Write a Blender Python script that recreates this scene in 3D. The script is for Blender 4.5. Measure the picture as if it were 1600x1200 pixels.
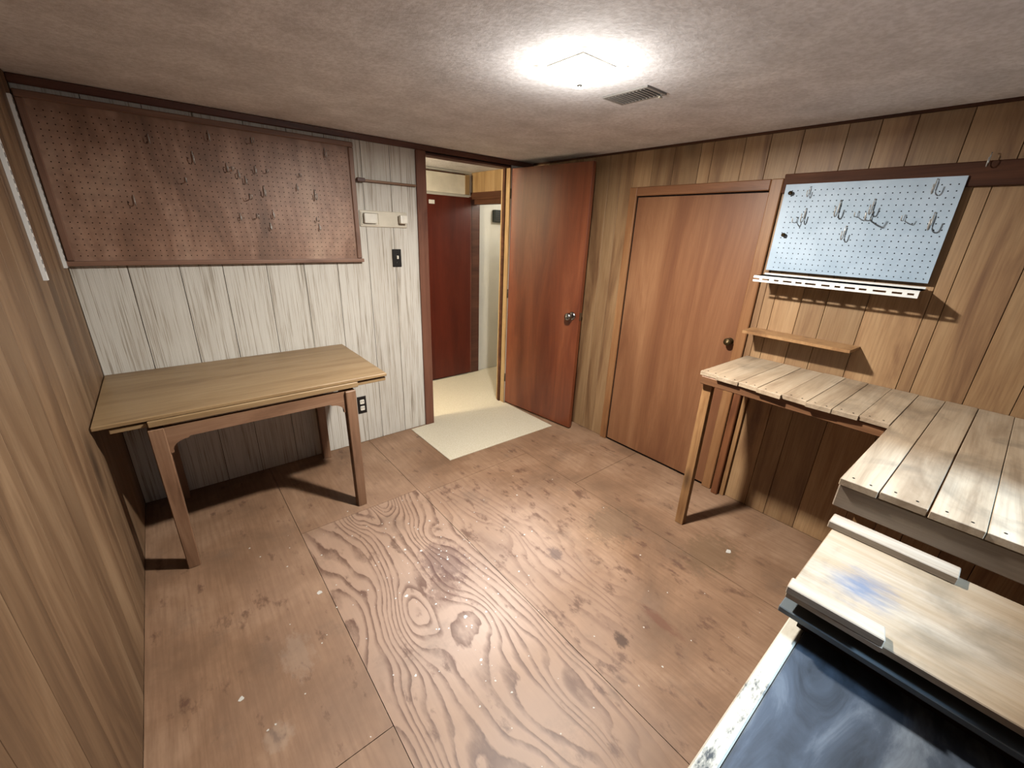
import bpy, bmesh, math, random
from mathutils import Vector
random.seed(7)
for o in list(bpy.data.objects): bpy.data.objects.remove(o)
S = bpy.context.scene
COL = S.collection

# ------------------------------------------------------------------ camera
W, H, YN = 2.873, 2.078, -3.60          # right wall x, ceiling z, near wall y
CAM = Vector((0.3339, -2.8461, 1.5528))
RT = Vector((0.77204858, -0.63449869, 0.03677499))
UP = Vector((0.19475978, 0.29126575, 0.93660712))
FW = Vector((0.60498728, 0.71594391, -0.34844614))
FPX = 642.0
cam = bpy.data.cameras.new('camera'); co = bpy.data.objects.new('camera', cam); COL.objects.link(co)
from mathutils import Matrix
m = Matrix.Identity(4)
for i in range(3):
    m[i][0] = RT[i]; m[i][1] = UP[i]; m[i][2] = -FW[i]; m[i][3] = CAM[i]
co.matrix_world = m
cam.sensor_width = 36.0; cam.sensor_fit = 'HORIZONTAL'; cam.lens = 36.0 * FPX / 1600.0
cam.clip_start = 0.02
S.camera = co

# ------------------------------------------------------------------ world, daylight, exposure
wd = bpy.data.worlds.new('World'); S.world = wd; wd.use_nodes = True
wd.node_tree.nodes['Background'].inputs[0].default_value = (0.55, 0.75, 1.0, 1)
wd.node_tree.nodes['Background'].inputs[1].default_value = 1.2
sl = bpy.data.lights.new('daylight', 'SUN'); so = bpy.data.objects.new('daylight', sl); COL.objects.link(so)
sl.energy = 14.0; sl.color = (0.52, 0.75, 1.0); sl.angle = math.radians(12)
SUNDIR = Vector((0.0, 1.17, -1.0)).normalized()
so.rotation_euler = SUNDIR.to_track_quat('-Z', 'Y').to_euler()
so.location = (1.6, -6, 4)
vs = S.view_settings
vs.view_transform = 'Standard'; vs.look = 'None'; vs.gamma = 1.0; vs.use_curve_mapping = False
vs.exposure = 0.30
LAMP_W = 94.0
HALL_W = 120.0

# ------------------------------------------------------------------ materials
SAT = 0.90
ALB = 0.50      # overall reflectance scale, kept low to weaken bounced light
def lin(c, a=None):
    a = ALB if a is None else a
    g = .3*c[0]+.59*c[1]+.11*c[2]; c = [v*SAT+g*(1-SAT) for v in c]
    return tuple(a*((v/255)/12.92 if v/255 <= .04045 else ((v/255+.055)/1.055)**2.4) for v in c)
class NT:
    def __init__(s, name):
        s.m = bpy.data.materials.new(name); s.m.use_nodes = True
        s.t = s.m.node_tree; s.b = s.t.nodes['Principled BSDF']
    def n(s, typ, **kw):
        k = s.t.nodes.new(typ)
        for a, v in kw.items(): setattr(k, a, v)
        return k
    def l(s, a, b): s.t.links.new(a, b)
    def coord(s, scale=(1, 1, 1), loc=(0, 0, 0), rnd=True):
        tc = s.n('ShaderNodeTexCoord'); mp = s.n('ShaderNodeMapping')
        mp.inputs['Scale'].default_value = scale; mp.inputs['Location'].default_value = loc
        src = tc.outputs['Object']
        if rnd:
            oi = s.n('ShaderNodeObjectInfo'); mu = s.n('ShaderNodeMath', operation='MULTIPLY'); mu.inputs[1].default_value = 37.0
            s.l(oi.outputs['Random'], mu.inputs[0])
            va = s.n('ShaderNodeVectorMath', operation='ADD'); s.l(src, va.inputs[0]); s.l(mu.outputs[0], va.inputs[1])
            src = va.outputs[0]
        s.l(src, mp.inputs['Vector']); return mp.outputs[0]
    def noise(s, vec, scale=1, detail=5, rough=.55, dist=0.0):
        k = s.n('ShaderNodeTexNoise'); k.inputs['Scale'].default_value = scale; k.inputs['Detail'].default_value = detail
        k.inputs['Roughness'].default_value = rough; k.inputs['Distortion'].default_value = dist
        s.l(vec, k.inputs['Vector']); return k.outputs['Fac']
    def ramp(s, fac, stops, interp='LINEAR'):
        k = s.n('ShaderNodeValToRGB'); cr = k.color_ramp; cr.interpolation = interp
        while len(cr.elements) < len(stops): cr.elements.new(.5)
        for e, (p, c) in zip(cr.elements, stops):
            e.position = p; e.color = (*c, 1) if len(c) == 3 else c
        s.l(fac, k.inputs[0]); return k.outputs[0]
    def math(s, op, a, b=None):
        k = s.n('ShaderNodeMath', operation=op)
        for i, v in enumerate((a, b)):
            if v is None: continue
            if isinstance(v, (int, float)): k.inputs[i].default_value = v
            else: s.l(v, k.inputs[i])
        return k.outputs[0]
    def mix(s, fac, a, b, blend='MIX'):
        k = s.n('ShaderNodeMix', data_type='RGBA', blend_type=blend)
        for sock, v in ((k.inputs[0], fac), (k.inputs[6], a), (k.inputs[7], b)):
            if isinstance(v, (int, float)): sock.default_value = v
            elif isinstance(v, tuple): sock.default_value = (*v, 1)
            else: s.l(v, sock)
        return k.outputs[2]
    def tone(s, col, amt):
        oi = s.n('ShaderNodeObjectInfo'); mr = s.n('ShaderNodeMapRange')
        mr.inputs[3].default_value = 1-amt; mr.inputs[4].default_value = 1+amt
        s.l(oi.outputs['Random'], mr.inputs[0])
        hs = s.n('ShaderNodeHueSaturation'); s.l(mr.outputs[0], hs.inputs['Value']); s.l(col, hs.inputs['Color'])
        return hs.outputs[0]
    def bump(s, h, strength=.2, dist=.002):
        k = s.n('ShaderNodeBump'); k.inputs['Strength'].default_value = strength; k.inputs['Distance'].default_value = dist
        s.l(h, k.inputs['Height']); s.l(k.outputs[0], s.b.inputs['Normal'])
    def out(s, col, rough=.6, spec=.4, metal=0):
        if isinstance(col, tuple): s.b.inputs['Base Color'].default_value = (*col, 1)
        else: s.l(col, s.b.inputs['Base Color'])
        if isinstance(rough, (int, float)): s.b.inputs['Roughness'].default_value = rough
        else: s.l(rough, s.b.inputs['Roughness'])
        s.b.inputs['Specular IOR Level'].default_value = spec; s.b.inputs['Metallic'].default_value = metal
        return s.m

AX = {'x': (.12, 1, 1), 'y': (1, .12, 1), 'z': (1, 1, .12)}
def wood(name, light, mid, dark, axis='z', scale=14, tone=.12, rough=.55, stain=None, stain_amt=.5, bump=.15, rnd=True, spec=.35, knots=0, spot=None):
    t = NT(name); v = t.coord(AX[axis], rnd=rnd)
    f = t.noise(v, scale, 6, .6, .8)
    c = t.ramp(f, [(.28, lin(dark)), (.48, lin(mid)), (.72, lin(light))])
    fine = t.noise(t.coord(tuple(a*.25 if a < .5 else a for a in AX[axis]), rnd=rnd), 150, 3, .6)
    c = t.mix(.35, c, t.ramp(fine, [(.3, lin(dark)), (.6, lin(light))]), 'MULTIPLY') if False else t.mix(t.ramp(fine, [(.35, (.28,)*3), (.6, (0,)*3)]), c, lin(dark))
    if knots:
        vo = t.n('ShaderNodeTexVoronoi'); vo.inputs['Scale'].default_value = knots
        t.l(t.coord(tuple(a*.35/.12 if a < .5 else a for a in AX[axis]), rnd=rnd), vo.inputs['Vector'])
        c = t.mix(t.ramp(vo.outputs['Distance'], [(.02, (.8,)*3), (.09, (0,)*3)]), c, lin(tuple(int(q*.55) for q in dark)))
    if stain:
        sf = t.noise(t.coord((1, 1, 1), (3, 1, 2), rnd=False), 4.2, 5, .62, .4)
        c = t.mix(t.ramp(sf, [(.5, (0,)*3), (.72, (stain_amt,)*3)]), c, lin(stain))
    if spot:        # one smeared blue-grey paint stain
        tc = t.n('ShaderNodeTexCoord'); sx = t.n('ShaderNodeSeparateXYZ'); t.l(tc.outputs['Object'], sx.inputs[0])
        a = t.math('MULTIPLY', t.math('SUBTRACT', sx.outputs[0], spot[0]), .8); b = t.math('SUBTRACT', sx.outputs[1], spot[1])
        r = t.math('SQRT', t.math('ADD', t.math('MULTIPLY', a, a), t.math('MULTIPLY', b, b)))
        r = t.math('ADD', r, t.math('MULTIPLY', t.math('SUBTRACT', t.noise(t.coord((2, .6, 1), rnd=False), 30, 4, .7), .5), .12))
        c = t.mix(t.ramp(r, [(.0, (.75,)*3), (spot[2], (0,)*3)]), c, lin((84, 110, 146)))
    c = t.tone(c, tone)
    if bump: t.bump(f, bump)
    return t.out(c, rough, spec)
def plain(name, c, rough=.5, spec=.4, metal=0, var=.06, scale=8, alb=None):
    t = NT(name); f = t.noise(t.coord(), scale, 5)
    l = lin(c, alb); d = tuple(x*(1-var*3) for x in l); b = tuple(min(1, x*(1+var)) for x in l)
    return t.out(t.ramp(f, [(.3, d), (.7, b)]), rough, spec, metal)
M = {}
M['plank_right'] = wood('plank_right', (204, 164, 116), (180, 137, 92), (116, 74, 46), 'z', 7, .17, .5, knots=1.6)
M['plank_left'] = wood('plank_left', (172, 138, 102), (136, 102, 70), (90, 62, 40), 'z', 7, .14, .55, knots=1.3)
M['casing'] = wood('casing', (190, 138, 88), (168, 112, 66), (128, 80, 44), 'z', 12, .06, .45)
M['casing_h'] = wood('casing_h', (178, 120, 74), (158, 100, 60), (118, 72, 40), 'y', 12, .06, .45)
M['trim_brown'] = wood('trim_brown', (128, 80, 60), (108, 64, 48), (80, 44, 34), 'x', 12, .06, .45)
M['jamb_brown'] = wood('jamb_brown', (160, 108, 84), (142, 90, 68), (112, 66, 50), 'z', 12, .06, .45)
M['jamb_pale'] = wood('jamb_pale', (226, 190, 132), (210, 170, 114), (180, 136, 86), 'z', 12, .05, .45)
M['rail_dark'] = wood('rail_dark', (120, 72, 44), (96, 54, 30), (66, 34, 18), 'y', 12, .06, .7, spec=.2)
M['door_red'] = wood('door_red', (170, 94, 54), (144, 70, 37), (114, 50, 27), 'z', 7, .0, .32, bump=.04, spec=.5)
M['door_hall'] = wood('door_hall', (124, 46, 26), (108, 36, 20), (84, 24, 14), 'z', 7, .0, .4, bump=.04)
M['door_closet'] = wood('door_closet', (180, 126, 84), (152, 98, 62), (128, 76, 48), 'z', 5, .0, .42, bump=.04)
M['hall_panel'] = wood('hall_panel', (205, 170, 120), (190, 152, 100), (160, 120, 74), 'z', 9, .1, .55)
M['table_top'] = wood('table_top', (190, 158, 114), (176, 142, 98), (150, 116, 76), 'x', 16, .03, .42, bump=.05)
M['table_frame'] = wood('table_frame', (176, 134, 102), (154, 112, 82), (118, 82, 58), 'z', 14, .05, .45)
M['table_apron'] = wood('table_apron', (176, 134, 102), (154, 112, 82), (118, 82, 58), 'x', 14, .05, .45)
M['bench'] = wood('bench', (222, 200, 170), (200, 174, 142), (146, 118, 90), 'x', 10, .10, .55, stain=(104, 92, 78), stain_amt=.6, bump=.35)
M['bench_rail'] = wood('bench_rail', (168, 118, 78), (142, 94, 58), (104, 64, 38), 'y', 14, .06, .5)
M['apron_grey'] = wood('apron_grey', (176, 156, 134), (150, 130, 110), (112, 94, 78), 'y', 14, .06, .6)
M['peg_frame'] = wood('peg_frame', (176, 132, 106), (156, 112, 88), (124, 84, 64), 'z', 14, .05, .5)
M['peg_frame_h'] = wood('peg_frame_h', (176, 132, 106), (156, 112, 88), (124, 84, 64), 'x', 14, .05, .5)
M['post'] = wood('post', (206, 158, 104), (188, 138, 86), (146, 98, 56), 'z', 14, .06, .5, knots=3)
M['stud_red'] = wood('stud_red', (176, 112, 66), (152, 90, 50), (112, 60, 32), 'z', 12, .05, .5, knots=3)
M['low_board'] = wood('low_board', (208, 190, 166), (186, 160, 128), (152, 122, 90), 'y', 8, .02, .45, stain=(92, 84, 70), stain_amt=.6, bump=.1, spot=(.075, .285, .075))
M['cleat'] = wood('cleat', (214, 198, 176), (192, 172, 148), (150, 126, 104), 'y', 14, .05, .55)
M['ledge'] = plain('ledge', (104, 112, 116), .4, .5, 0, .1)
t = NT('sky_tint_board'); v = t.coord((.5, 1.6, 1), rnd=False)
f = t.noise(v, 6, 7, .65, 1.2); c = t.ramp(f, [(.3, lin((50, 56, 64))), (.5, lin((82, 92, 106))), (.68, lin((132, 142, 154)))])  # blue cast painted in for daylight reflecting off the dark board
t.bump(f, .15); M['sky_tint_board'] = t.out(c, .42, .5)
t = NT('chipped_edge'); v = t.coord((.4, 1, 1), rnd=False); f = t.noise(v, 26, 6, .7)
c = t.ramp(f, [(.36, lin((70, 72, 74))), (.46, lin((206, 196, 176))), (.7, lin((224, 216, 198)))])
M['chipped_edge'] = t.out(c, .6, .3)
M['dark_core'] = plain('dark_core', (44, 26, 18), .8, .2)
M['black'] = plain('black_plastic', (22, 20, 20), .35, .5)
M['white_plastic'] = plain('white_plastic', (226, 218, 200), .4, .5, alb=.72)
M['cream'] = plain('cream_plastic', (214, 204, 182), .45, .5, alb=.72)
M['ivory'] = plain('ivory_plastic', (236, 230, 214), .35, .5, alb=.72)
M['white_metal'] = plain('white_metal', (232, 232, 228), .4, .5, 0, .03, alb=.7)
M['steel'] = plain('steel', (190, 188, 184), .25, .5, 1)
M['brass'] = plain('aged_brass', (92, 72, 40), .4, .5, .8)
M['white_wall'] = plain('white_wall', (216, 212, 200), .8, .2, 0, .03, 3, .75)
M['concrete'] = plain('outer_frame', (200, 200, 196), .7, .2)
M['vent_metal'] = plain('vent_metal', (180, 176, 170), .5, .4)
M['green_box'] = plain('green_box', (24, 34, 30), .5, .4)
M['hook'] = plain('hook_wire', (216, 212, 204), .3, .6, .25)
M['hole'] = plain('hole_dark', (30, 22, 18), .9, .1)
M['fleck'] = plain('paint_fleck', (226, 222, 212), .6, .3, 0, .04)

# ceiling: stippled off-white plaster, slightly mottled
t = NT('ceiling_paint'); f = t.noise(t.coord(rnd=False), 5, 6, .62); g = t.noise(t.coord(rnd=False), 60, 4, .6)
c = t.ramp(f, [(.3, lin((196, 194, 196), .95)), (.7, lin((228, 227, 230), .95))]); c = t.mix(t.ramp(g, [(.38, (.30,)*3), (.6, (0,)*3)]), c, lin((160, 154, 150), .9)); t.bump(g, .4, .005)
M['ceiling'] = t.out(c, .85, .2)

# combed white panelling of the back wall
t = NT('combed_panel')
a = t.noise(t.coord((1, 1, .012)), 190, 3, .7); b = t.noise(t.coord((1, 1, .05)), 34, 4, .7); d = t.noise(t.coord((1, 1, .6), rnd=False), 2.2, 4, .6)
k = t.math('ADD', t.math('MULTIPLY', a, .62), t.math('MULTIPLY', b, .38))
c = t.ramp(k, [(.35, lin((140, 127, 110), .58)), (.43, lin((192, 182, 166), .62)), (.49, lin((214, 208, 196), .65)), (.7, lin((224, 219, 208), .67))])
c = t.mix(t.ramp(d, [(.45, (0,)*3), (.75, (.28,)*3)]), c, lin((186, 168, 142), .58))
t.bump(k, .6, .004); M['combed'] = t.out(t.tone(c, .02), .7, .25)

# stained hardboard pegboard
t = NT('brown_pegboard'); d = t.noise(t.coord((1.5, 1, .5), rnd=False), 2.6, 4, .6, .6); e = t.noise(t.coord((1, 1, 1), rnd=False), 30, 4, .6)
c = t.ramp(d, [(.3, lin((104, 72, 52), .6)), (.46, lin((146, 106, 82), .68)), (.56, lin((168, 128, 104), .68)), (.72, lin((184, 148, 122), .68))])
c = t.mix(t.ramp(e, [(.4, (.25,)*3), (.6, (0,)*3)]), c, lin((110, 80, 62)))
M['peg_brown'] = t.out(c, .5, .35)
t = NT('painted_pegboard'); d = t.noise(t.coord((1, 1, 1), rnd=False), 5, 5, .6)
M['peg_white'] = t.out(t.ramp(d, [(.3, lin((160, 184, 204), .62)), (.65, lin((190, 211, 230), .62))]), .5, .35)

# vinyl sheet
t = NT('vinyl'); e = t.noise(t.coord(rnd=False), 160, 3, .7); d = t.noise(t.coord(rnd=False), 3, 4)
c = t.ramp(e, [(.3, lin((200, 188, 160), .6)), (.65, lin((226, 216, 192), .62))])
M['vinyl'] = t.out(c, .45, .35)

# plywood floor: contour grain of rotary-cut fir, worn and dirty
STAINS = [(1.14, -1.42, .13, .17, .5, (98, 66, 62)), (1.06, -1.56, .09, .1, .5, (104, 66, 52)), (1.492, -2.229, .032, .04, .8, (70, 44, 30)), (1.70, -2.28, .03, .11, .6, (120, 72, 52)),
          (1.62, -1.72, .05, .05, .6, (92, 74, 70)), (2.05, -1.75, .2, .16, .4, (100, 84, 66)), (2.28, -2.22, .22, .14, .45, (104, 82, 54)), (.45, -1.5, .06, .12, .18, (196, 178, 160)), (.33, -1.75, .05, .05, .22, (198, 180, 162))]
KNOTS = [(.905, -.83, 3.2, .09), (1.10, -.76, -2.6, .08), (.86, -1.60, 3.5, .10), (1.08, -1.78, -3.0, .09), (1.16, -1.22, 2.5, .08), (.78, -2.25, 2.5, .10)]
def floor_mat(name, bold, spots=.60):
    t = NT(name)
    base = t.coord((1, 1, 1), rnd=False)
    sep = t.n('ShaderNodeSeparateXYZ'); t.l(base, sep.inputs[0])
    h = t.noise(t.coord((1.5, .42, 1), (.3, .1, 0), rnd=False), 2.4, 2, .45, .25)
    wob = t.noise(t.coord((2.2, 1.0, 1), rnd=False), 9, 3, .6)
    s = t.math('ADD', t.math('MULTIPLY', h, 11.0), t.math('MULTIPLY', wob, .55))
    s = t.math('ADD', s, t.math('MULTIPLY', sep.outputs[0], 22.0))
    for kx, ky, amp, sg in KNOTS:
        ax_ = t.math('MULTIPLY', t.math('SUBTRACT', sep.outputs[0], kx), 1/sg); ay_ = t.math('MULTIPLY', t.math('SUBTRACT', sep.outputs[1], ky), .6/sg)
        r2 = t.math('ADD', t.math('MULTIPLY', ax_, ax_), t.math('MULTIPLY', ay_, ay_))
        s = t.math('ADD', s, t.math('MULTIPLY', t.math('POWER', 2.718, t.math('MULTIPLY', r2, -1.0)), amp))
    fr = t.math('FRACT', s)
    line = t.ramp(fr, [(.0, (.0,)*3), (.48, (.0,)*3), (.74, (.7,)*3), (.90, (1,)*3), (.97, (0,)*3)])
    brk = t.noise(t.coord((3, 1, 1), (2, 7, 0), rnd=False), 7, 4, .65)
    line = t.math('MULTIPLY', line, t.ramp(brk, [(.32, (.25,)*3), (.55, (1,)*3)]))
    fine = t.noise(t.coord((1, .06, 1), rnd=False), 70, 4, .65)
    blot = t.noise(base, 2.1, 6, .62, .3)
    c = t.ramp(blot, [(.3, lin((126, 95, 71))), (.5, lin((160, 121, 91))), (.7, lin((188, 149, 118)))])
    c = t.mix(t.ramp(fine, [(.35, (.45,)*3), (.6, (0,)*3)]), c, lin((128, 92, 66)))
    # worn and lit middle: light pool painted in paler, with bolder grain
    wear_pool = t.noise(base, 1.6, 5, .6)
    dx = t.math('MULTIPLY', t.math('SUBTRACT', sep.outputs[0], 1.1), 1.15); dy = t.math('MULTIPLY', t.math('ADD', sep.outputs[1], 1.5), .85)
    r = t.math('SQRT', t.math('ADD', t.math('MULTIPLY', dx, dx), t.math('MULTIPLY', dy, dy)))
    pool_msk = t.ramp(t.math('ADD', r, t.math('MULTIPLY', t.math('SUBTRACT', wear_pool, .5), .9)), [(.68, (1,)*3), (1.0, (.0,)*3)])
    amt = t.math('MULTIPLY', pool_msk, bold)
    pool_tint = t.mix(t.math('MULTIPLY', pool_msk, .15+.4*bold), c, lin((206, 170, 146)))
    c = t.mix(t.math('MULTIPLY', line, amt), pool_tint, lin((112, 78, 62)))
    spot = t.noise(t.coord((1.6, .8, 1), (5, 2, 0), rnd=False), 9, 5, .62)
    c = t.mix(t.ramp(spot, [(spots, (0,)*3), (spots+.09, (.65,)*3)]), c, lin((92, 58, 44)))
    rag = t.math('SUBTRACT', t.noise(t.coord((2, 1, 1), (1, 4, 0), rnd=False), 22, 5, .7), .5)
    for kx, ky, rx_, ry_, am, cl in STAINS:
        ax_ = t.math('MULTIPLY', t.math('SUBTRACT', sep.outputs[0], kx), 1/rx_); ay_ = t.math('MULTIPLY', t.math('SUBTRACT', sep.outputs[1], ky), 1/ry_)
        rr = t.math('ADD', t.math('SQRT', t.math('ADD', t.math('MULTIPLY', ax_, ax_), t.math('MULTIPLY', ay_, ay_))), t.math('MULTIPLY', rag, 2.2))
        c = t.mix(t.ramp(rr, [(.55, (am,)*3), (1.0, (0,)*3)]), c, lin(cl))
    dirt = t.noise(base, 3.6, 6, .7)
    c = t.mix(t.ramp(dirt, [(.56, (0,)*3), (.76, (.5,)*3)]), c, lin((110, 92, 78)))
    t.bump(line, .12 if bold > .5 else .04)
    return t.out(t.tone(c, .03), .52, .32)
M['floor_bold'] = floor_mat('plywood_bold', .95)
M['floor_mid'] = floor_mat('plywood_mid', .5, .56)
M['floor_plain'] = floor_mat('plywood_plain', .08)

t = NT('lamp_glass'); em = t.b; em.inputs['Base Color'].default_value = (1, .97, .9, 1)
em.inputs['Emission Color'].default_value = (1, .93, .80, 1); em.inputs['Emission Strength'].default_value = 9.0
M['lamp_glass'] = t.m
t = NT('window_glass'); tr = t.n('ShaderNodeBsdfTransparent'); gl = t.n('ShaderNodeBsdfGlossy'); mx = t.n('ShaderNodeMixShader')
gl.inputs['Roughness'].default_value = .02; mx.inputs[0].default_value = .07
t.l(tr.outputs[0], mx.inputs[1]); t.l(gl.outputs[0], mx.inputs[2]); t.l(mx.outputs[0], t.t.nodes['Material Output'].inputs[0])
M['glass'] = t.m

# ------------------------------------------------------------------ helpers
BASE = {}
def bx(bm, x0, x1, y0, y1, z0, z1):
    vs_ = [bm.verts.new((x, y, z)) for x in (min(x0, x1), max(x0, x1)) for y in (min(y0, y1), max(y0, y1)) for z in (min(z0, z1), max(z0, z1))]
    for f_ in ((0, 1, 3, 2), (4, 6, 7, 5), (0, 4, 5, 1), (2, 3, 7, 6), (0, 2, 6, 4), (1, 5, 7, 3)):
        bm.faces.new([vs_[i] for i in f_])
    return bm
def B(*a):
    bm = bmesh.new(); return bx(bm, *a)
def bev(bm, w, seg=1):
    bmesh.ops.bevel(bm, geom=bm.edges[:], offset=w, segments=seg, affect='EDGES', profile=.6); return bm
def prism(pts, z0, z1):
    """polygon in xy extruded in z"""
    bm = bmesh.new()
    lo = [bm.verts.new((x, y, z0)) for x, y in pts]; hi = [bm.verts.new((x, y, z1)) for x, y in pts]
    n = len(pts)
    bm.faces.new(hi); bm.faces.new(lo[::-1])
    for i in range(n): bm.faces.new((lo[i], lo[(i+1) % n], hi[(i+1) % n], hi[i]))
    bmesh.ops.recalc_face_normals(bm, faces=bm.faces[:])
    return bm
def prism_y(pts, y0, y1):
    """polygon in xz extruded in y"""
    bm = prism(pts, y0, y1)
    for v in bm.verts: v.co = Vector((v.co.x, v.co.z, v.co.y))
    bmesh.ops.recalc_face_normals(bm, faces=bm.faces[:]); return bm
def lathe(prof, loc, axis='z', n=24):
    """prof: list of (radius, height)"""
    bm = bmesh.new(); rings = []
    for r, h in prof:
        ring = []
        for i in range(n):
            a = 2*math.pi*i/n; p = (r*math.cos(a), r*math.sin(a), h)
            p = {'z': p, '-y': (p[0], -p[2], p[1]), 'y': (p[0], p[2], p[1]), '-x': (-p[2], p[0], p[1])}[axis]
            ring.append(bm.verts.new(Vector(p)+Vector(loc)))
        rings.append(ring)
    for a, b in zip(rings, rings[1:]):
        for i in range(n): bm.faces.new((a[i], a[(i+1) % n], b[(i+1) % n], b[i]))
    bm.faces.new(rings[0]); bm.faces.new(rings[-1])
    bmesh.ops.recalc_face_normals(bm, faces=bm.faces[:])
    for f_ in bm.faces: f_.smooth = True
    return bm
def tube(pts, r, n=6, bm=None):
    bm = bm or bmesh.new(); pts = [Vector(p) for p in pts]; rings = []
    for i, p in enumerate(pts):
        d = (pts[min(i+1, len(pts)-1)]-pts[max(i-1, 0)]).normalized()
        a = d.cross(Vector((0, 0, 1)) if abs(d.z) < .9 else Vector((1, 0, 0))).normalized(); b = d.cross(a)
        rings.append([bm.verts.new(p+r*(math.cos(2*math.pi*k/n)*a+math.sin(2*math.pi*k/n)*b)) for k in range(n)])
    for a, b in zip(rings, rings[1:]):
        for i in range(n): bm.faces.new((a[i], a[(i+1) % n], b[(i+1) % n], b[i]))
    bm.faces.new(rings[0]); bm.faces.new(rings[-1][::-1])
    bmesh.ops.recalc_face_normals(bm, faces=bm.faces[:]); return bm
def mk(name, bm, mat, parent=None, local=False):
    me = bpy.data.meshes.new(name)
    if parent is not None and not local:
        o0 = BASE.get(parent.name, Vector((0, 0, 0)))
        bmesh.ops.translate(bm, verts=bm.verts[:], vec=-o0)
    bm.to_mesh(me); bm.free()
    me.materials.append(M[mat])
    o = bpy.data.objects.new(name, me); COL.objects.link(o)
    if parent is not None:
        o.parent = parent; BASE[o.name] = BASE.get(parent.name, Vector((0, 0, 0)))
    return o
def tag(o, label, cat, group=None, kind=None):
    o['label'] = label; o['category'] = cat
    if group: o['group'] = group
    if kind: o['kind'] = kind
    return o
def thing(name, loc, label, cat, group=None, kind=None, rz=0):
    o = bpy.data.objects.new(name, None); COL.objects.link(o); o.location = loc; o.rotation_euler = (0, 0, rz)
    o.empty_display_size = .05
    BASE[o.name] = Vector(loc); return tag(o, label, cat, group, kind)
def ray(px, py): return (FW + RT*((px-800)/FPX) - UP*((py-600)/FPX))
def on(ax, v, px, py):
    d = ray(px, py); return CAM + d*((v-CAM[ax])/d[ax])

# ------------------------------------------------------------------ room shell
DX0, DX1, DZ = 1.875, 2.630, 2.022          # doorway in the back wall
fl = tag(mk('floor', B(-.1, W+.1, YN-.1, .1, -.12, -.012), 'dark_core'), 'scuffed plywood floor of the whole room', 'floor', kind='structure')
xs = [0, .635, 1.315, 2.18, W]; g = .0012
for i in range(4):
    cuts = {0: [0, -1.95, YN], 1: [0, -.80, -2.72, YN], 2: [0, -.86, YN], 3: [0, -1.35, YN]}[i]
    for a, b in zip(cuts, cuts[1:]):
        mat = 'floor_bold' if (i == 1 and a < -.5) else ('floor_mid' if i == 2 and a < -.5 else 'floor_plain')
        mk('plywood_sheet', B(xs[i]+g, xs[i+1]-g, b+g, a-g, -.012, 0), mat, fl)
tag(mk('ceiling', B(-.1, W+.1, YN-.1, .1, H, H+.12), 'ceiling'), 'mottled off-white plaster ceiling', 'ceiling', kind='structure')

# back wall: combed panels on a backing, doorway cut out
bm = B(-.1, DX0-.015, .008, .1, 0, H); bx(bm, DX1+.015, W+.1, .008, .1, 0, H); bx(bm, DX0-.015, DX1+.015, .008, .1, DZ+.013, H)
wb = tag(mk('wall_back', bm, 'dark_core'), 'whitewashed combed-wood panelled wall behind the table', 'wall', kind='structure')
pw = [0, .205, .41, .60, .815, 1.02, 1.22, 1.43, 1.62, DX0-.02]
for a, b in zip(pw, pw[1:]): mk('panel', bev(B(a+.0012, b-.0012, 0, .008, 0, H-.001), .0015), 'combed', wb)
mk('panel', B(DX1+.017, W, 0, .008, 0, H), 'combed', wb)
# left wall
wl = tag(mk('wall_left', B(-.1, -.008, YN-.1, .1, 0, H), 'dark_core'), 'brown wood plank wall behind the white shelf standards', 'wall', kind='structure')
ys = [0, -.10, -.215, -.30, -.44, -.56, -.70, -.90, -1.02, -1.2, -1.33, -1.55, -1.72, -1.85, -2.05, -2.2, -2.4, -2.6, -2.8, -3.0, -3.2, -3.4, YN]
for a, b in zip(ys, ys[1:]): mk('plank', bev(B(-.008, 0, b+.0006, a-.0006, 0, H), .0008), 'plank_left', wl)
# right wall
wr = tag(mk('wall_right', B(W+.008, W+.12, YN-.1, .1, 0, H), 'dark_core'), 'random-width tan wood plank wall with closet door', 'wall', kind='structure')
CY0, CY1, CZ = -1.06, -1.872, 1.80          # closet opening
RZ0, RZ1 = 1.783, 1.872                     # dark rail
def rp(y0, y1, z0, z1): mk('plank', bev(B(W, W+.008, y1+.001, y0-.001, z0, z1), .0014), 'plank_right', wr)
ys = [0, -.20, -.38, -.55, -.66, -.80, -.90, -1.005]
for a, b in zip(ys, ys[1:]): rp(a, b, 0, H)
ys = [-1.005, -1.14, -1.285, -1.45, -1.522, -1.694, -1.82, -1.965]
for a, b in zip(ys, ys[1:]): rp(a, b, CZ+.02, H)
ys = [-1.965, -2.144, -2.26, -2.38, -2.541, -2.70, -2.88, -3.0, -3.2, -3.4, YN]
for a, b in zip(ys, ys[1:]): rp(a, b, RZ1-.02, H)
ys = [-1.872, -1.965, -2.02, -2.145, -2.254, -2.412, -2.615, -2.665, -2.835, -2.97, -3.08, -3.25, -3.42, YN]
for a, b in zip(ys, ys[1:]): rp(a, b, 0, RZ0+.02)
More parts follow.
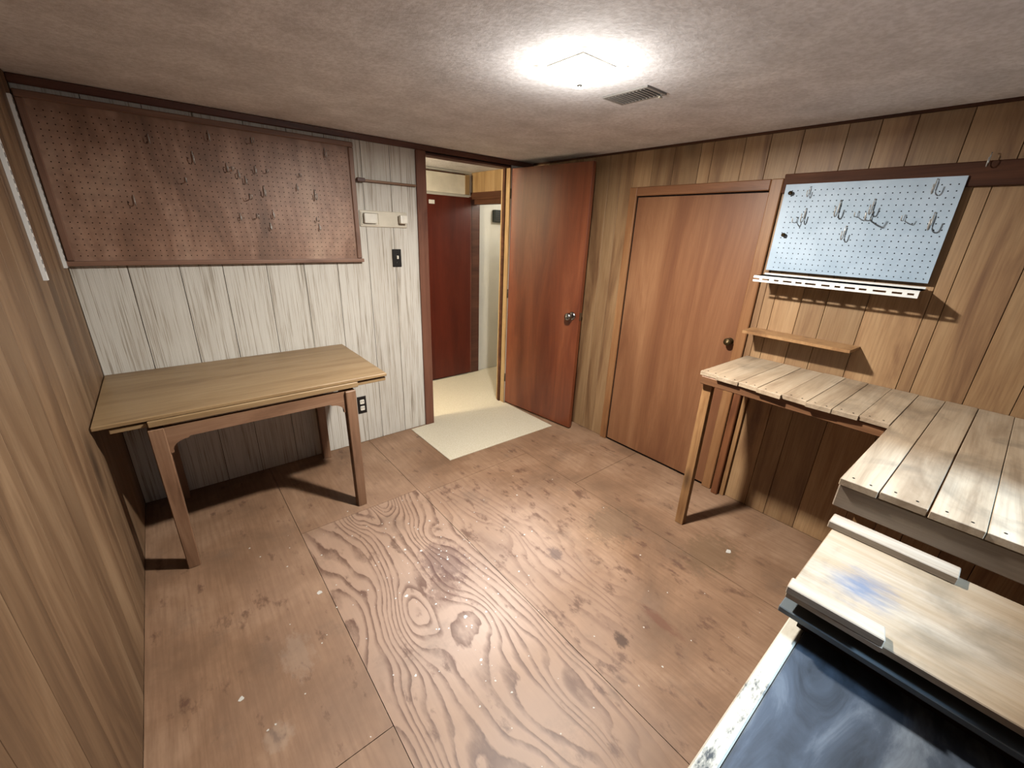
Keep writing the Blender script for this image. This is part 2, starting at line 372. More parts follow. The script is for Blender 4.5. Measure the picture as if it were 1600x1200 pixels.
# near wall (behind the camera) with a small high window that lets the daylight in
WX0, WX1, WZ0, WZ1 = .80, 2.10, 1.33, 1.93
bm = B(-.1, WX0, YN-.1, YN, 0, H); bx(bm, WX1, W+.1, YN-.1, YN, 0, H); bx(bm, WX0, WX1, YN-.1, YN, 0, WZ0); bx(bm, WX0, WX1, YN-.1, YN, WZ1, H)
tag(mk('wall_front', bm, 'plank_left'), 'brown wood wall with a small high window', 'wall', kind='structure')
w1 = thing('window_1', (0, YN, WZ0), 'small high basement window above the benches', 'window', kind='structure')
bm = bmesh.new()
for q in ((WX0, WX0+.03, WZ0, WZ1), (WX1-.03, WX1, WZ0, WZ1), (WX0+.03, WX1-.03, WZ0, WZ0+.03), (WX0+.03, WX1-.03, WZ1-.03, WZ1)):
    bx(bm, q[0], q[1], YN-.075, YN-.035, q[2], q[3])
mk('window_frame', bm, 'concrete', w1)
mk('pane', B(WX0+.03, WX1-.03, YN-.057, YN-.053, WZ0+.03, WZ1-.03), 'glass', w1)

# trims: ceiling trim on back wall, door casing and jambs
tag(mk('trim_1', bev(B(0, W-.002, -.018, -.0005, H-.036, H-.001), .004), 'trim_brown'), 'dark brown strip along ceiling above the back wall', 'trim', kind='structure')
t2 = thing('trim_2', (DX0, 0, 0), 'reddish brown casing and jambs of the open doorway', 'door frame', kind='structure')
mk('casing', bev(B(DX0-.075, DX0, -.018, -.0005, 0, H-.037), .003), 'jamb_brown', t2)
mk('jamb', B(DX0-.014, DX0, .0, .105, 0, DZ), 'jamb_brown', t2)
mk('jamb', B(DX1, DX1+.014, -.004, .105, 0, DZ), 'jamb_pale', t2)
mk('head_jamb', B(DX0-.014, DX1+.014, 0, .105, DZ, DZ+.012), 'trim_brown', t2)
mk('door_stop', B(DX1-.012, DX1-.0002, .045, .075, 0, DZ-.001), 'rail_dark', t2)
t3 = thing('trim_3', (W, CY0, 0), 'tan wooden casing around the closed closet door', 'door frame', kind='structure')
mk('casing', bev(B(W-.02, W-.0005, CY0, CY0+.056, 0, CZ+.054), .004), 'casing', t3)
mk('casing', bev(B(W-.02, W-.0005, CY1-.058, CY1, 0, CZ+.054), .004), 'casing', t3)
mk('head_casing', bev(B(W-.02, W-.0005, CY1+.0005, CY0-.0005, CZ, CZ+.054), .004), 'casing_h', t3)
tag(mk('trim_4', bev(B(W-.022, W-.0005, YN+.02, CY1-.06, RZ0, RZ1), .003), 'rail_dark'), 'dark stained rail along the plank wall above the pale pegboard', 'trim', kind='structure')
tag(mk('shade_strip', B(W-.012, W-.0005, YN+.002, -.02, H-.012, H-.0005), 'rail_dark'), 'thin dark strip added as shade where the plank wall meets the ceiling', 'trim', kind='structure')  # dark strip standing in for the shade under the ceiling

# closet door (closed)
d2 = thing('door_2', (W, CY0, 0), 'closed flat brown closet door with small dark knob', 'door', kind='structure')
mk('door_leaf', B(W+.0008, W+.0075, CY1+.006, CY0-.005, .012, CZ-.008), 'door_closet', d2)
mk('knob', lathe([(.020, 0), (.020, .004), (.009, .007), (.009, .022), (.020, .028), (.023, .038), (.019, .048), (.0, .050)], (W, -1.842, .986), '-x'), 'brass', d2)

# entry door (open into the room)
HX, HY = 2.6465, -.004
d1 = thing('door_1', (HX, HY, 0), 'open reddish brown flush door with round chrome knob', 'door', kind='structure', rz=math.atan2(-.765, .087))
mk('door_leaf', bev(B(0.004, .770, 0, .035, .012, DZ-.002), .002), 'door_red', d1, True)
for sgn, y0 in ((-1, 0), (1, .035)):
    ax = '-y' if sgn < 0 else 'y'
    kb = mk('knob', lathe([(.011, .0), (.011, .030), (.022, .034), (.030, .046), (.030, .060), (.022, .070), (.0, .072)], (.706, y0, .953), ax), 'steel', d1, True)
    rs = mk('rose', lathe([(.032, 0), (.032, .003), (.024, .009), (.012, .011)], (.706, y0, .953), ax), 'steel', kb, True)
mk('latch_plate', B(.7701, .7715, .006, .029, .925, .985), 'steel', d1, True)
for z in (.22, 1.0, 1.80): mk('hinge', lathe([(.006, 0), (.006, .075)], (-.002, -.004, z), 'z', 10), 'brass', d1, True)

# ------------------------------------------------------------------ hall beyond the doorway
HY1 = .935
tag(mk('floor_hall', B(.2, 3.75, .1, HY1+.1, -.1, -.002), 'vinyl'), 'cream vinyl floor of the hall beyond the doorway', 'floor', kind='structure')
tag(mk('ceiling_hall', B(.2, 3.75, .1, HY1+.1, H+.002, H+.1), 'ceiling'), 'pale ceiling of the hall beyond the doorway', 'ceiling', kind='structure')
bm = B(.2, 3.75, HY1, HY1+.1, 0, H)
tag(mk('wall_hall_back', bm, 'white_wall'), 'white end wall of the hall', 'wall', kind='structure')
tag(mk('wall_hall_left', B(.2, .3, .1, HY1, 0, H), 'white_wall'), 'white side wall of the hall', 'wall', kind='structure')
tag(mk('wall_hall_end', B(3.65, 3.75, .1, HY1, 0, H), 'white_wall'), 'white wall closing the space past the inner doorway', 'wall', kind='structure')
tag(mk('wall_hall_near', B(W+.12, 3.75, .0, .1, 0, H), 'white_wall'), 'white wall beside the inner doorway', 'wall', kind='structure')
hp = tag(mk('wall_hall_right', B(2.905, 2.97, .101, HY1-.001, 1.86, H), 'dark_core'), 'tan panelled wall piece above the inner doorway', 'wall', kind='structure')
ys = [.101, .25, .40, .55, .72, HY1-.001]
for a, b in zip(ys, ys[1:]): mk('plank', B(2.898, 2.905, a+.001, b-.001, 1.90, H), 'hall_panel', hp)
ti = thing('trim_6', (2.9, HY1, 0), 'dark brown casing of the inner doorway in the hall', 'door frame', kind='structure')
mk('head_casing', B(2.885, 2.985, .101, HY1-.002, 1.835, 1.899), 'rail_dark', ti)
mk('head_casing', B(2.90, 2.97, .12, HY1-.05, 1.79, 1.8345), 'rail_dark', ti)
mk('casing', B(2.885, 2.985, HY1-.022, HY1-.002, 0, 1.8345), 'trim_brown', ti)
mk('casing', B(2.865, 2.8845, HY1-.02, HY1-.002, 0, 1.86), 'jamb_brown', ti)
d3 = thing('door_3', (2.0, HY1, 0), 'dark red flush door at the end of the hall', 'door', kind='structure')
mk('door_leaf', bev(B(2.02, 2.862, HY1-.036, HY1-.002, .012, 1.85), .002), 'door_hall', d3)
mk('paper_tag', B(2.392, 2.452, HY1-.038, HY1-.0362, 1.768, 1.802), 'white_metal', d3)['label'] = 'small white paper tag'
mk('knob', lathe([(.011, .0), (.011, .030), (.027, .046), (.027, .058), (.0, .068)], (2.08, HY1-.036, .95), '-y'), 'steel', d3)
tw = thing('trim_7', (2.4, HY1, 1.86), 'white board with dark edge above the hall door', 'panel', kind='structure')
mk('board', B(1.95, 2.80, HY1-.03, HY1-.001, 1.875, 2.045), 'ivory', tw)
mk('end_strip', B(2.801, 2.85, HY1-.034, HY1-.001, 1.875, 2.05), 'hall_panel', tw)
mk('edge_strip', B(1.95, 2.80, HY1-.034, HY1-.001, 2.0455, 2.055), 'rail_dark', tw)
gb = thing('wall_vent', (3.25, HY1, 1.63), 'dark green-black vent box on white wall past the inner doorway', 'vent')
mk('body', bev(B(3.16, 3.35, HY1-.05, HY1-.001, 1.635, 1.757), .006), 'green_box', gb)
for i in range(5): mk('slat', B(3.17, 3.34, HY1-.056, HY1-.0505, 1.65+i*.02, 1.66+i*.02), 'black', gb)
# hall lamp (its light spills through the doorway)
hl = thing('hall_lamp', (.95, .33, H), 'round glass ceiling lamp in the hall', 'lamp')
mk('base', lathe([(.07, 0), (.07, -.02), (.05, -.025)], (.95, .33, H+.0015)), 'white_metal', hl)
mk('globe', lathe([(.04, -.026), (.075, -.045), (.085, -.08), (.07, -.115), (.03, -.135), (0, -.137)], (.95, .33, H)), 'lamp_glass', hl)
li = bpy.data.lights.new('hall_lamp_light', 'POINT'); li.energy = HALL_W; li.color = (1, .84, .58); li.shadow_soft_size = .08
lo = bpy.data.objects.new('hall_lamp_light', li); COL.objects.link(lo); lo.parent = hl; lo.location = (0, 0, -.23)

h2 = thing('hall_lamp', (3.32, .42, H), 'small round ceiling lamp in the space past the inner doorway', 'lamp')
mk('base', lathe([(.05, 0), (.05, -.018), (.03, -.022)], (3.32, .42, H+.0015)), 'white_metal', h2)
mk('globe', lathe([(.03, -.023), (.05, -.04), (.055, -.062), (.04, -.09), (0, -.1)], (3.32, .42, H)), 'lamp_glass', h2)
li = bpy.data.lights.new('inner_lamp_light', 'POINT'); li.energy = 7.0; li.color = (1, .95, .84); li.shadow_soft_size = .06
lo = bpy.data.objects.new('inner_lamp_light', li); COL.objects.link(lo); lo.parent = h2; lo.location = (0, 0, -.19)

# vinyl sheet running through the doorway into the room
vp = [(1.66, -.022), (1.662, -.622), (2.66, -.645), (2.644, -.03), (2.628, -.02), (2.628, .1), (2.628, HY1-.07), (1.877, HY1-.07), (1.877, -.022)]
tag(mk('vinyl_sheet', prism(vp, .0005, .0045), 'vinyl'), 'cream vinyl sheet lying through the doorway onto plywood', 'floor mat')

# ------------------------------------------------------------------ ceiling lamp and vent
LX, LY = 1.55, -1.70
la = thing('ceiling_lamp', (LX, LY, H), 'square glowing glass ceiling lamp beside the air vent', 'lamp')
mk('base_pan', bev(B(LX-.085, LX+.085, LY-.085, LY+.085, H-.018, H-.0005), .004), 'white_metal', la)
bm = bmesh.new()
n = 12; s_ = .098; grid = []
for i in range(n+1):
    row = []
    for j in range(n+1):
        u_, v_ = -1+2*i/n, -1+2*j/n
        row.append(bm.verts.new((LX+u_*s_, LY+v_*s_, H-.022-.026*(1-u_**4)*(1-v_**4))))
    grid.append(row)
for i in range(n):
    for j in range(n): bm.faces.new((grid[i][j], grid[i][j+1], grid[i+1][j+1], grid[i+1][j]))
r_ = bmesh.ops.extrude_face_region(bm, geom=bm.faces[:])
bmesh.ops.translate(bm, verts=[v for v in r_['geom'] if isinstance(v, bmesh.types.BMVert)], vec=(0, 0, .004))
bmesh.ops.recalc_face_normals(bm, faces=bm.faces[:])
mk('glass_shade', bm, 'lamp_glass', la)
mk('finial', lathe([(.008, 0), (.010, -.006), (.006, -.014), (0, -.016)], (LX, LY, H-.0475), 'z', 12), 'steel', la)
li = bpy.data.lights.new('ceiling_lamp_light', 'AREA'); li.energy = LAMP_W; li.color = (1, .965, .90); li.shape = 'SQUARE'; li.size = .09
lo = bpy.data.objects.new('ceiling_lamp_light', li); COL.objects.link(lo); lo.parent = la; lo.location = (0, 0, -.066)
li = bpy.data.lights.new('ceiling_lamp_glow', 'POINT'); li.energy = 6.5; li.color = (1, .965, .90); li.shadow_soft_size = .05
lo = bpy.data.objects.new('ceiling_lamp_glow', li); COL.objects.link(lo); lo.parent = la; lo.location = (0, 0, -.13)

ve = thing('ceiling_vent', (1.92, -1.65, H), 'small slatted metal air vent in the ceiling beside the lamp', 'vent')
vx0, vx1, vy0, vy1 = 1.855, 1.985, -1.755, -1.545
mk('backing', B(vx0+.006, vx1-.006, vy0+.006, vy1-.006, H-.003, H-.0005), 'black', ve)
bm = bmesh.new()
for q in ((vx0, vx0+.012, vy0, vy1), (vx1-.012, vx1, vy0, vy1), (vx0+.012, vx1-.012, vy0, vy0+.012), (vx0+.012, vx1-.012, vy1-.012, vy1)): bx(bm, q[0], q[1], q[2], q[3], H-.007, H-.0005)
mk('frame', bm, 'vent_metal', ve)
for i in range(11):
    y = vy0+.02+i*.0165
    mk('slat', B(vx0+.012, vx1-.012, y, y+.006, H-.008, H-.004), 'vent_metal', ve)
mk('lever', B(vx1-.012, vx1+.004, vy0+.02, vy0+.028, H-.014, H-.0085), 'cream', ve)

# ------------------------------------------------------------------ left wall: white shelf standards
for y, z0, z1, lab in ((-.608, 1.325, 2.0, 'white slotted metal shelf standard on plank wall, farther from the brown pegboard'),
                       (-.108, 1.325, 1.985, 'white slotted metal shelf standard on plank wall, close to the brown pegboard')):
    st = thing('shelf_standard', (0, y, z0), lab, 'shelf standard', 'white shelf standards on the plank wall')
    bm = B(.0006, .012, y-.0125, y-.009, z0, z1); bx(bm, .0006, .012, y+.009, y+.0125, z0, z1); bx(bm, .0088, .012, y-.009, y+.009, z0, z1)
    mk('channel', bm, 'white_metal', st)
    bm = bmesh.new(); z = z0+.03
    while z < z1-.03:
        for q in (-.005, .002): bx(bm, .0121, .0124, y+q, y+q+.003, z, z+.014)
        z += .026
    k = mk('slots', bm, 'hole', st); k['kind'] = 'stuff'

# ------------------------------------------------------------------ large brown pegboard on back wall
PX0, PX1, PZ0, PZ1 = .006, 1.378, 1.325, 2.022
pb = thing('pegboard', (.7, 0, PZ0), 'large stained brown pegboard in wood frame on white panelling', 'pegboard')
mk('board', B(PX0+.02, PX1-.02, -.016, -.010, PZ0+.02, PZ1-.01), 'peg_brown', pb)
mk('backing_strip', B(PX0+.02, PX1-.02, -.0095, -.0005, PZ0+.02, PZ0+.06), 'dark_core', pb)
mk('frame_rail', bev(B(PX0-.004, PX1+.008, -.038, -.0005, PZ0, PZ0+.022), .004, 2), 'peg_frame_h', pb)
mk('frame_rail', bev(B(PX0, PX1, -.028, -.0005, PZ1-.028, PZ1), .004), 'peg_frame_h', pb)
mk('frame_stile', bev(B(PX0, PX0+.028, -.026, -.0005, PZ0+.0225, PZ1-.0285), .004), 'peg_frame', pb)
mk('frame_stile', bev(B(PX1-.030, PX1, -.026, -.0005, PZ0+.0225, PZ1-.0285), .004), 'peg_frame', pb)
def disc_x(bm, x, y, z, r, ax, n=6):
    vs_ = []
    for i in range(n):
        a = 2*math.pi*i/n
        vs_.append(bm.verts.new((x+r*math.cos(a), y, z+r*math.sin(a)) if ax == 'y' else (x, y+r*math.cos(a), z+r*math.sin(a))))
    bm.faces.new(vs_)
bm = bmesh.new(); z = PZ0+.045
while z < PZ1-.04:
    x = PX0+.05
    while x < PX1-.045:
        disc_x(bm, x, -.0164, z, .0026, 'y'); x += .0245
    z += .0245
k = mk('peg_holes', bm, 'hole', pb); k['kind'] = 'stuff'

def wire_hook(p, out, size=1.0, kind=0):
    """pegboard hook leaving the board at p towards direction out"""
    o = Vector(out); p = Vector(p); u_ = Vector((0, 0, 1))
    if kind == 0:   # J hook
        pts = [p+u_*.026*size-o*.003, p+u_*.026*size+o*.006, p+u_*.018*size+o*.009, p-u_*.004+o*.009]
        pts += [p+o*(.009+.012*size*(1-math.cos(a)))-u_*(.004+.012*size*math.sin(a)) for a in (.5, 1.0, 1.57, 2.1, 2.6, 3.0)]
        pts += [p+o*(.009+.025*size)+u_*.010*size]
    else:           # long prong
        pts = [p+u_*.02*size-o*.003, p+u_*.02*size+o*.006, p+o*.008, p+o*.03*size-u_*.002, p+o*.05*size, p+o*.056*size+u_*.014*size]
    bm = tube(pts, .0018*max(1, size*.9), 6)
    for f_ in bm.faces: f_.smooth = True
    return bm
hk = [(393, 224, 1.3), (507, 241, 1.2), (355, 264, 1), (363, 267, 1), (373, 274, 1), (399, 267, .9), (417, 270, .9), (384, 283, .9), (413, 301, 1.3), (391, 311, 1.3), (492, 307, 1.4),
      (464, 294, .8), (495, 345, 1), (499, 356, .9), (423, 355, .9), (402, 340, 1), (427, 336, 1), (376, 340, .8), (468, 276, .8), (326, 215, 1.2), (302, 249, 1.3), (291, 285, 1.1), (211, 315, 1.1), (233, 219, .9)]
for i, (px, py, s_) in enumerate(hk):
    p = on(1, -.0165, px, py)
    o = thing('pegboard_hook', p, 'bent wire hook on the large stained brown pegboard', 'hook', 'wire hooks on the brown pegboard')
    mk('wire', wire_hook(p, (0, -1, 0), s_, 0 if i % 3 else 1), 'hook', o)

# small ledge, wall holder, switch and outlet on the back wall
rl = thing('wall_ledge', (1.6, 0, 1.81), 'thin wooden ledge strip beside the brown pegboard', 'ledge')
bm = B(1.392, 1.79, -.03, -.0005, 1.812, 1.826)
mk('strip', bev(bm, .002), 'table_apron', rl)
mk('end_block', bev(B(1.378, 1.43, -.052, -.0302, 1.808, 1.830), .003), 'trim_brown', rl)
wh = thing('wall_holder', (1.55, 0, 1.54), 'cream wall plate with raised box and square knob above the switch', 'wall holder')
mk('back_plate', bev(B(1.39, 1.718, -.010, -.0005, 1.545, 1.645), .004), 'cream', wh)
bm = bmesh.new()
for q in ((1.398, 1.405, 1.556, 1.636), (1.512, 1.519, 1.556, 1.636), (1.405, 1.512, 1.556, 1.562), (1.405, 1.512, 1.63, 1.636)): bx(bm, q[0], q[1], -.016, -.0102, q[2], q[3])
mk('rim', bm, 'cream', wh)
mk('raised_box', bev(B(1.409, 1.495, -.042, -.0102, 1.566, 1.628), .008, 2), 'ivory', wh)
mk('knob', bev(B(1.648, 1.700, -.062, -.022, 1.572, 1.626), .009, 2), 'ivory', wh)
mk('knob_stem', lathe([(.014, 0), (.014, .0115)], (1.674, -.0103, 1.599), '-y', 12), 'cream', wh)
sw = thing('light_switch', (1.63, 0, 1.28), 'black switch plate with white toggle beside the doorway', 'switch')
mk('plate', bev(B(1.598, 1.664, -.006, -.0005, 1.285, 1.405), .0025), 'black', sw)
mk('toggle', bev(B(1.626, 1.637, -.022, -.0062, 1.340, 1.362), .002), 'ivory', sw)
for z in (1.315, 1.375): mk('screw', lathe([(.003, 0), (.003, .001)], (1.6315, -.0061, z), '-y', 8), 'steel', sw)
ou = thing('outlet', (1.29, 0, .23), 'black outlet plate with two white sockets beside the table', 'outlet')
mk('plate', bev(B(1.257, 1.322, -.006, -.0005, .238, .372), .0025), 'black', ou)
for z in (.280, .330):
    k = mk('socket', bev(B(1.274, 1.306, -.010, -.0062, z-.017, z+.017), .003), 'ivory', ou)
    mk('slot', B(1.282, 1.2845, -.0106, -.0101, z-.003, z+.009), 'black', k); mk('slot', B(1.2955, 1.298, -.0106, -.0101, z-.003, z+.009), 'black', k)

# ------------------------------------------------------------------ draw-leaf table
TZ = .787; TX0, TX1, TY0, TY1 = .166, 1.028, -.752, -.012
ta = thing('draw_leaf_table', (.6, -.38, 0), 'tan wooden draw-leaf table with shaped apron against white wall', 'table')
mk('table_top', bev(B(.004, 1.192, TY0+.006, TY1, TZ-.018, TZ), .003), 'table_top', ta)
mk('top_edge', bev(B(TX0, TX1, TY0, TY1-.002, TZ-.046, TZ-.0185), .003), 'table_top', ta)
mk('leaf_slide', bev(B(.05, TX0-.001, TY0+.018, TY1-.02, TZ-.046, TZ-.026), .002), 'table_top', ta)
mk('leaf_slide', bev(B(TX1+.001, 1.188, TY0+.018, TY1-.02, TZ-.046, TZ-.026), .002), 'table_top', ta)
mk('under_frame', B(TX0+.02, TX1-.02, TY0+.07, TY1-.03, TZ-.060, TZ-.0465), 'table_apron', ta)
for lx, ly, sx, sy in ((.186, -.716, 1, 1), (.984, -.728, -1, 1), (.984, -.066, -1, -1), (.186, -.066, 1, -1)):
    bm = bmesh.new(); a = .027; b = .0245; cx, cy = lx, ly
    top = [(cx-a, cy-a), (cx+a, cy-a), (cx+a, cy+a), (cx-a, cy+a)]; ox, oy = (-.002*sx, -.002*sy)
    bot = [(cx+ox-b, cy+oy-b), (cx+ox+b, cy+oy-b), (cx+ox+b, cy+oy+b), (cx+ox-b, cy+oy+b)]
    vt = [bm.verts.new((*q, TZ-.0605)) for q in top]; vm = [bm.verts.new((*q, .60)) for q in top]; vb = [bm.verts.new((*q, .0)) for q in bot]
    for A_, B_ in ((vb, vm), (vm, vt)):
        for i in range(4): bm.faces.new((A_[i], A_[(i+1) % 4], B_[(i+1) % 4], B_[i]))
    bm.faces.new(vt); bm.faces.new(vb[::-1]); bmesh.ops.recalc_face_normals(bm, faces=bm.faces[:])
    mk('leg', bev(bm, .003), 'table_frame', ta)
# aprons with curved brackets, front and back
def apron(y0, y1):
    x0, x1, zt, zb = .2135, .9565, TZ-.0605, .668
    pts = [(x0, zt), (x0, zb-.062)]
    pts += [(x0+.012, zb-.062)]
    for k in range(7):
        a = math.pi/2*k/6; pts.append((x0+.012+.06*(1-math.cos(a)), zb-.052+.044*math.sin(a)))
    pts.append((x0+.075, zb))
    r_ = [(x0+x1-x, z) for x, z in pts]
    return prism_y(pts+r_[::-1], y0, y1)
mk('apron', apron(-.740, -.720), 'table_apron', ta)
mk('apron', apron(-.075, -.055), 'table_apron', ta)
for x in (.176, .974): mk('end_apron', B(x, x+.02, -.688, -.094, .668, TZ-.0605), 'table_apron', ta)

# ------------------------------------------------------------------ right wall: pale pegboard, slotted tray, shelf
QY0, QY1, QZ0, QZ1 = -1.952, -2.592, 1.409, 1.822
qb = thing('pegboard', (W, -2.27, QZ0), 'pale blue-white painted pegboard on the tan plank wall', 'pegboard')
mk('board', B(W-.032, W-.027, QY1, QY0, QZ0, QZ1), 'peg_white', qb)
for y in (QY0-.03, QY1+.005): mk('batten', B(W-.0265, W-.0005, y, y+.02, QZ0+.004, RZ0-.002), 'rail_dark', qb)
bm = bmesh.new(); z = QZ0+.016
while z < QZ1-.008:
    y = QY1+.018
    while y < QY0-.01:
        disc_x(bm, W-.0323, y, z, .0027, 'x'); y += .0245
    z += .0245
k = mk('peg_holes', bm, 'hole', qb); k['kind'] = 'stuff'
# slotted tool tray
tr_ = thing('tool_tray', (W, -2.27, 1.38), 'pale slotted tool tray under the pale pegboard', 'tray')
TD = .17; tz = 1.385
def slotted(y0, y1, x0, x1, z0, z1, rows, pitch, slot, axis):
    """strip along y with rows of slots; returns bars between the slots"""
    bm = bmesh.new(); n = len(rows)
    edges = [x0]
    for a, b in rows: edges += [a, b]
    edges.append(x1)
    for i in range(0, len(edges), 2): bx(bm, edges[i], edges[i+1], y0, y1, z0, z1)
    for k_, (a, b) in enumerate(rows):
        y = y0; j = 0
        while y < y1-.001:
            L = slot*(.6+.8*((j*7+k_*3) % 5)/5); br = (pitch-slot)*(.7+.6*((j*5+k_) % 4)/4)
            bx(bm, a, b, y, min(y+br, y1), z0, z1); y += br+L; j += 1
    return bm
mk('shelf_plate', slotted(QY1, QY0, W-TD, W-.0005, tz-.0025, tz, [(W-.062, W-.036), (W-.105, W-.082), (W-.15, W-.125)], .062, .046, 'x'), 'white_metal', tr_)
fl_ = slotted(QY1, QY0, tz-.030, tz-.003, -(W-TD+.0025), -(W-TD), [(tz-.020, tz-.012)], .055, .036, 'x')
for v in fl_.verts: v.co = Vector((-v.co.z, v.co.y, v.co.x))
bmesh.ops.recalc_face_normals(fl_, faces=fl_.faces[:])
mk('front_lip', fl_, 'white_metal', tr_)
mk('back_flange', B(W-.035, W-.0325, QY1, QY0, tz+.0005, tz+.009), 'white_metal', tr_)
hr = [(1460, 295, 1.4, 0), (1310, 330, 1.8, 0), (1257, 340, 1.6, 0), (1245, 348, 1.3, 1), (1363, 327, 1.6, 0), (1360, 345, 2.0, 1), (1319, 367, 1.5, 0), (1455, 350, 1.7, 0), (1265, 302, 1.1, 0), (1412, 345, 1.2, 1), (1340, 339, 1.2, 1)]
for i, (px, py, s_, kd) in enumerate(hr):
    p = on(0, W-.0325, px, py)
    o = thing('pegboard_hook', p, 'bent wire hook on the pale blue-white pegboard', 'hook', 'wire hooks on the pale pegboard')
    mk('wire', wire_hook(p, (-1, 0, 0), s_, kd), 'hook', o)
for i, (px, py) in enumerate(((1237, 302), (1226, 367))):
    p = on(0, W-.0325, px, py)
    o = thing('peg', p, ('short dark peg at the top corner of the pale pegboard', 'short dark peg at the side edge of the pale pegboard')[i], 'peg')
    mk('pin', lathe([(.006, 0), (.006, .012), (.0095, .015), (.0095, .022), (0, .024)], p, '-x', 12), 'brass', o)
p = on(0, W-.023, 1545, 253)
o = thing('rail_hook', p, 'small bright hook on the dark rail past the pale pegboard', 'hook'); mk('wire', wire_hook(p, (-1, 0, 0), 1.2, 0), 'hook', o)
sh = thing('wall_shelf', (W, -2.2, 1.08), 'small bare wooden shelf on plank wall above the bench', 'shelf')
mk('board', prism([(W-.0005, -1.945), (W-.0005, -2.44), (W-.145, -2.432), (W-.15, -1.952)], 1.078, 1.092), 'post', sh)
mk('cleat', B(W-.02, W-.0005, -2.40, -1.98, 1.05, 1.0775), 'post', sh)

# ------------------------------------------------------------------ workbench along right wall
BZ = .927
wbn = thing('workbench', (2.4, -2.7, 0), 'rough plank workbench built along the tan plank wall', 'workbench')
fy = [-1.942, -2.03, -2.136, -2.221, -2.322, -2.417, -2.507, -2.594, -2.6875]
fx = [2.345, 2.325, 2.33, 2.318, 2.325, 2.31, 2.318, 2.33]
for i in range(8):
    sk = -.011; g0 = random.uniform(.0004, .0011); xf = fx[i]
    zz = BZ+random.uniform(-.002, .001)
    mk('plank', bev(prism([(xf, fy[i]-g0), (xf+random.uniform(-.006, .006), fy[i+1]+g0), (W-.004, fy[i+1]+sk+g0), (W-.004, fy[i]+sk-g0)], zz-.02, zz), .0012), 'bench', wbn)
wy = [-2.678, -2.766, -2.865, -2.966, -3.066, -3.165, -3.262, -3.36, -3.46]
for i in range(8):
    g0 = (.0008, .0016, .002, .001)[i % 4]; g1 = (.0016, .002, .001, .0008)[i % 4]; xf = 1.722+random.uniform(-.003, .003)
    zz = BZ+random.uniform(-.002, .002)
    mk('plank', bev(prism([(xf, wy[i]-g0), (xf, wy[i+1]+g1), (W-.004, wy[i+1]-.02+g1*.6), (W-.004, wy[i]-.02-g0*.6)], zz-.021, zz), .0014), 'bench', wbn)
for ob_ in [o for o in wbn.children if o.name.startswith('plank')]:
    c_ = [v.co for v in ob_.data.vertices]; x0 = min(c.x for c in c_); ym = [c.y for c in c_ if c.x < x0+.01]; zt = max(c.z for c in c_)
    for fr_ in (.25, .72):
        nb = lathe([(.0034, 0), (.0034, .0006)], (x0+.022+.012*fr_, min(ym)+(max(ym)-min(ym))*fr_, zt), 'z', 8)
        mk('nail', nb, 'hole', ob_, True)
mk('apron', bev(B(1.727, 1.750, -3.45, -2.68, .831, BZ-.0235), .003), 'apron_grey', wbn)
mk('end_apron', B(1.751, 2.34, -2.705, -2.683, .84, BZ-.0235), 'bench_rail', wbn)
mk('front_rail', bev(B(2.341, 2.372, -2.68, -1.952, .862, BZ-.0235), .003), 'bench_rail', wbn)
mk('end_rail', B(2.373, W-.005, -1.985, -1.957, .862, BZ-.0235), 'bench_rail', wbn)
mk('wall_rail', B(W-.03, W-.001, -3.45, -1.99, .84, BZ-.0235), 'bench_rail', wbn)
bm = bmesh.new()   # front post, slightly raked
q0 = [(2.366, -2.008), (2.404, -2.008), (2.404, -1.962), (2.366, -1.962)]; q1 = [(x-.006, y+.006) for x, y in q0]
lo_ = [bm.verts.new((x, y, 0)) for x, y in q0]; hi_ = [bm.verts.new((x+.012, y, .8615)) for x, y in q1]
bm.faces.new(hi_); bm.faces.new(lo_[::-1])
for i in range(4): bm.faces.new((lo_[i], lo_[(i+1) % 4], hi_[(i+1) % 4], hi_[i]))
bmesh.ops.recalc_face_normals(bm, faces=bm.faces[:])
mk('leg', bev(bm, .002), 'post', wbn)
mk('leg', bev(B(W-.048, W-.001, -1.988, -1.948, 0, .8615), .004), 'stud_red', wbn)
mk('brace', bev(B(W-.022, W-.001, -2.018, -1.994, 0, .861), .002), 'post', wbn)
for x in (1.80, 2.78): mk('leg', B(x, x+.05, -3.42, -3.37, 0, .8305), 'post', wbn)
mk('leg', B(1.80, 1.85, -2.78, -2.73, 0, .8305), 'post', wbn)

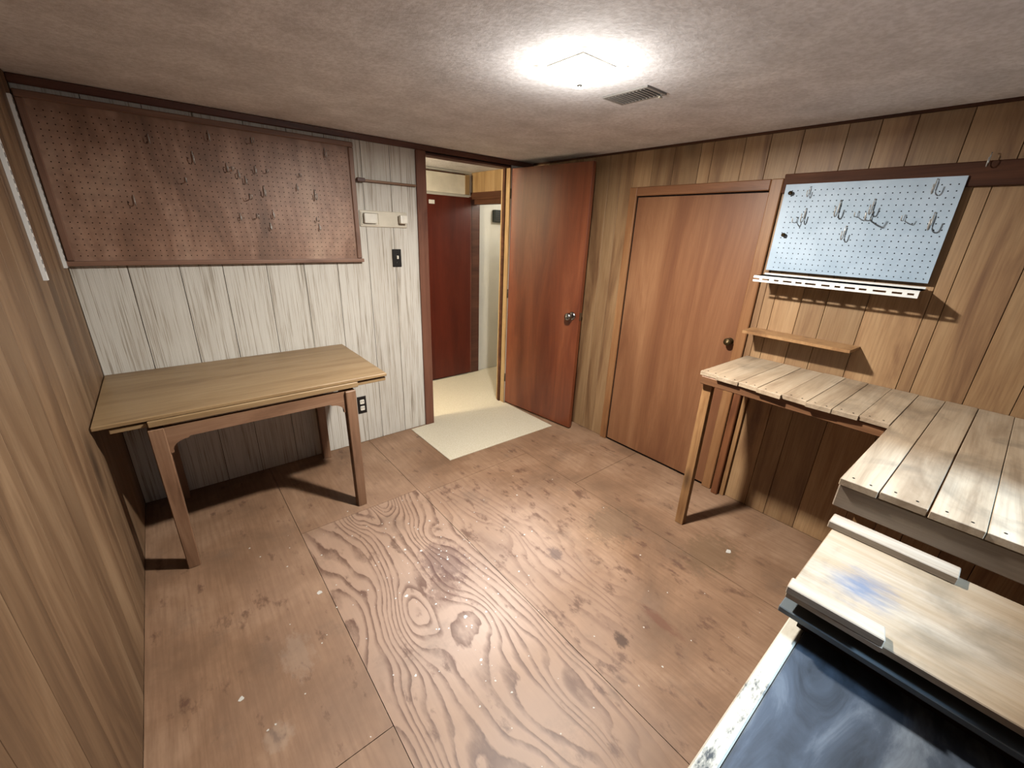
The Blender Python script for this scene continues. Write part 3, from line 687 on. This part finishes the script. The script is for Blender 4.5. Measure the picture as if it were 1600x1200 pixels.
# ------------------------------------------------------------------ stepped low bench in front of the workbench
lb = thing('low_bench', (1.4, -3.1, 0), 'stepped low bench with painted lower board beside the workbench', 'bench')
UZ, EZ, PZ = .790, .745, .672           # heights: upper board, ledge, painted board
mk('upper_board', bev(B(1.318, 1.714, -3.47, -2.706, UZ-.018, UZ), .002), 'low_board', lb)
mk('cleat', bev(B(1.667, 1.722, -2.957, -2.694, UZ+.0005, UZ+.022), .002), 'cleat', lb)
mk('cleat', bev(prism([(1.306, -2.706), (1.346, -2.704), (1.352, -2.874), (1.310, -2.882)], UZ+.0005, UZ+.021), .002), 'cleat', lb)
mk('cleat_face', B(1.309, 1.3175, -2.882, -2.709, UZ-.012, UZ), 'cleat', lb)
mk('ledge_strip', bev(B(1.310, 1.42, -3.47, -2.703, EZ-.016, EZ), .002), 'ledge', lb)
mk('riser', B(1.38, 1.40, -3.46, -2.72, EZ+.0005, UZ-.0185), 'dark_core', lb)
mk('riser', B(1.365, 1.385, -3.46, -2.74, PZ+.0005, EZ-.0165), 'dark_core', lb)
mk('lower_board', bev(B(.56, 1.40, -3.47, -2.757, PZ-.02, PZ), .002), 'sky_tint_board', lb)
mk('edge_strip', bev(B(.56, 1.398, -2.7555, -2.720, PZ-.02, PZ+.0005), .003), 'chipped_edge', lb)
for y in (-2.84, -3.44): mk('side_panel', B(.66, 1.36, y, y+.02, 0, PZ-.0205), 'dark_core', lb)
for y in (-2.84, -3.44): mk('upper_leg', B(1.62, 1.66, y, y+.04, 0, UZ-.0185), 'dark_core', lb)

# ------------------------------------------------------------------ paint flecks scattered on the floor
bm = bmesh.new(); rf = random.Random(5)
for i in range(190):
    if i < 120: x, y = rf.gauss(1.08, .2), rf.gauss(-1.45, .38)
    else: x, y = rf.uniform(.3, 2.2), rf.uniform(-2.6, -.7)
    if not (.05 < x < 2.3 and -2.9 < y < -.75): continue
    r0 = rf.choice((.002, .003, .0035, .005)) * rf.uniform(.6, 1.3); n = 6
    vs_ = [bm.verts.new((x+r0*rf.uniform(.5, 1.3)*math.cos(2*math.pi*k/n), y+r0*rf.uniform(.5, 1.3)*math.sin(2*math.pi*k/n), .0009)) for k in range(n)]
    bm.faces.new(vs_)
for cx, cy, s0 in ((2.37, -2.27, .02), (.26, -1.55, .012), (.60, -1.25, .015), (.9, -1.5, .01), (1.05, -1.75, .012)):
    n = 9; bm.faces.new([bm.verts.new((cx+s0*rf.uniform(.5, 1.1)*math.cos(2*math.pi*k/n), cy+s0*rf.uniform(.4, .9)*math.sin(2*math.pi*k/n), .0009)) for k in range(n)])
pf = mk('paint_flecks', bm, 'fleck'); tag(pf, 'white paint flecks scattered over the worn plywood', 'paint flecks', kind='stuff')
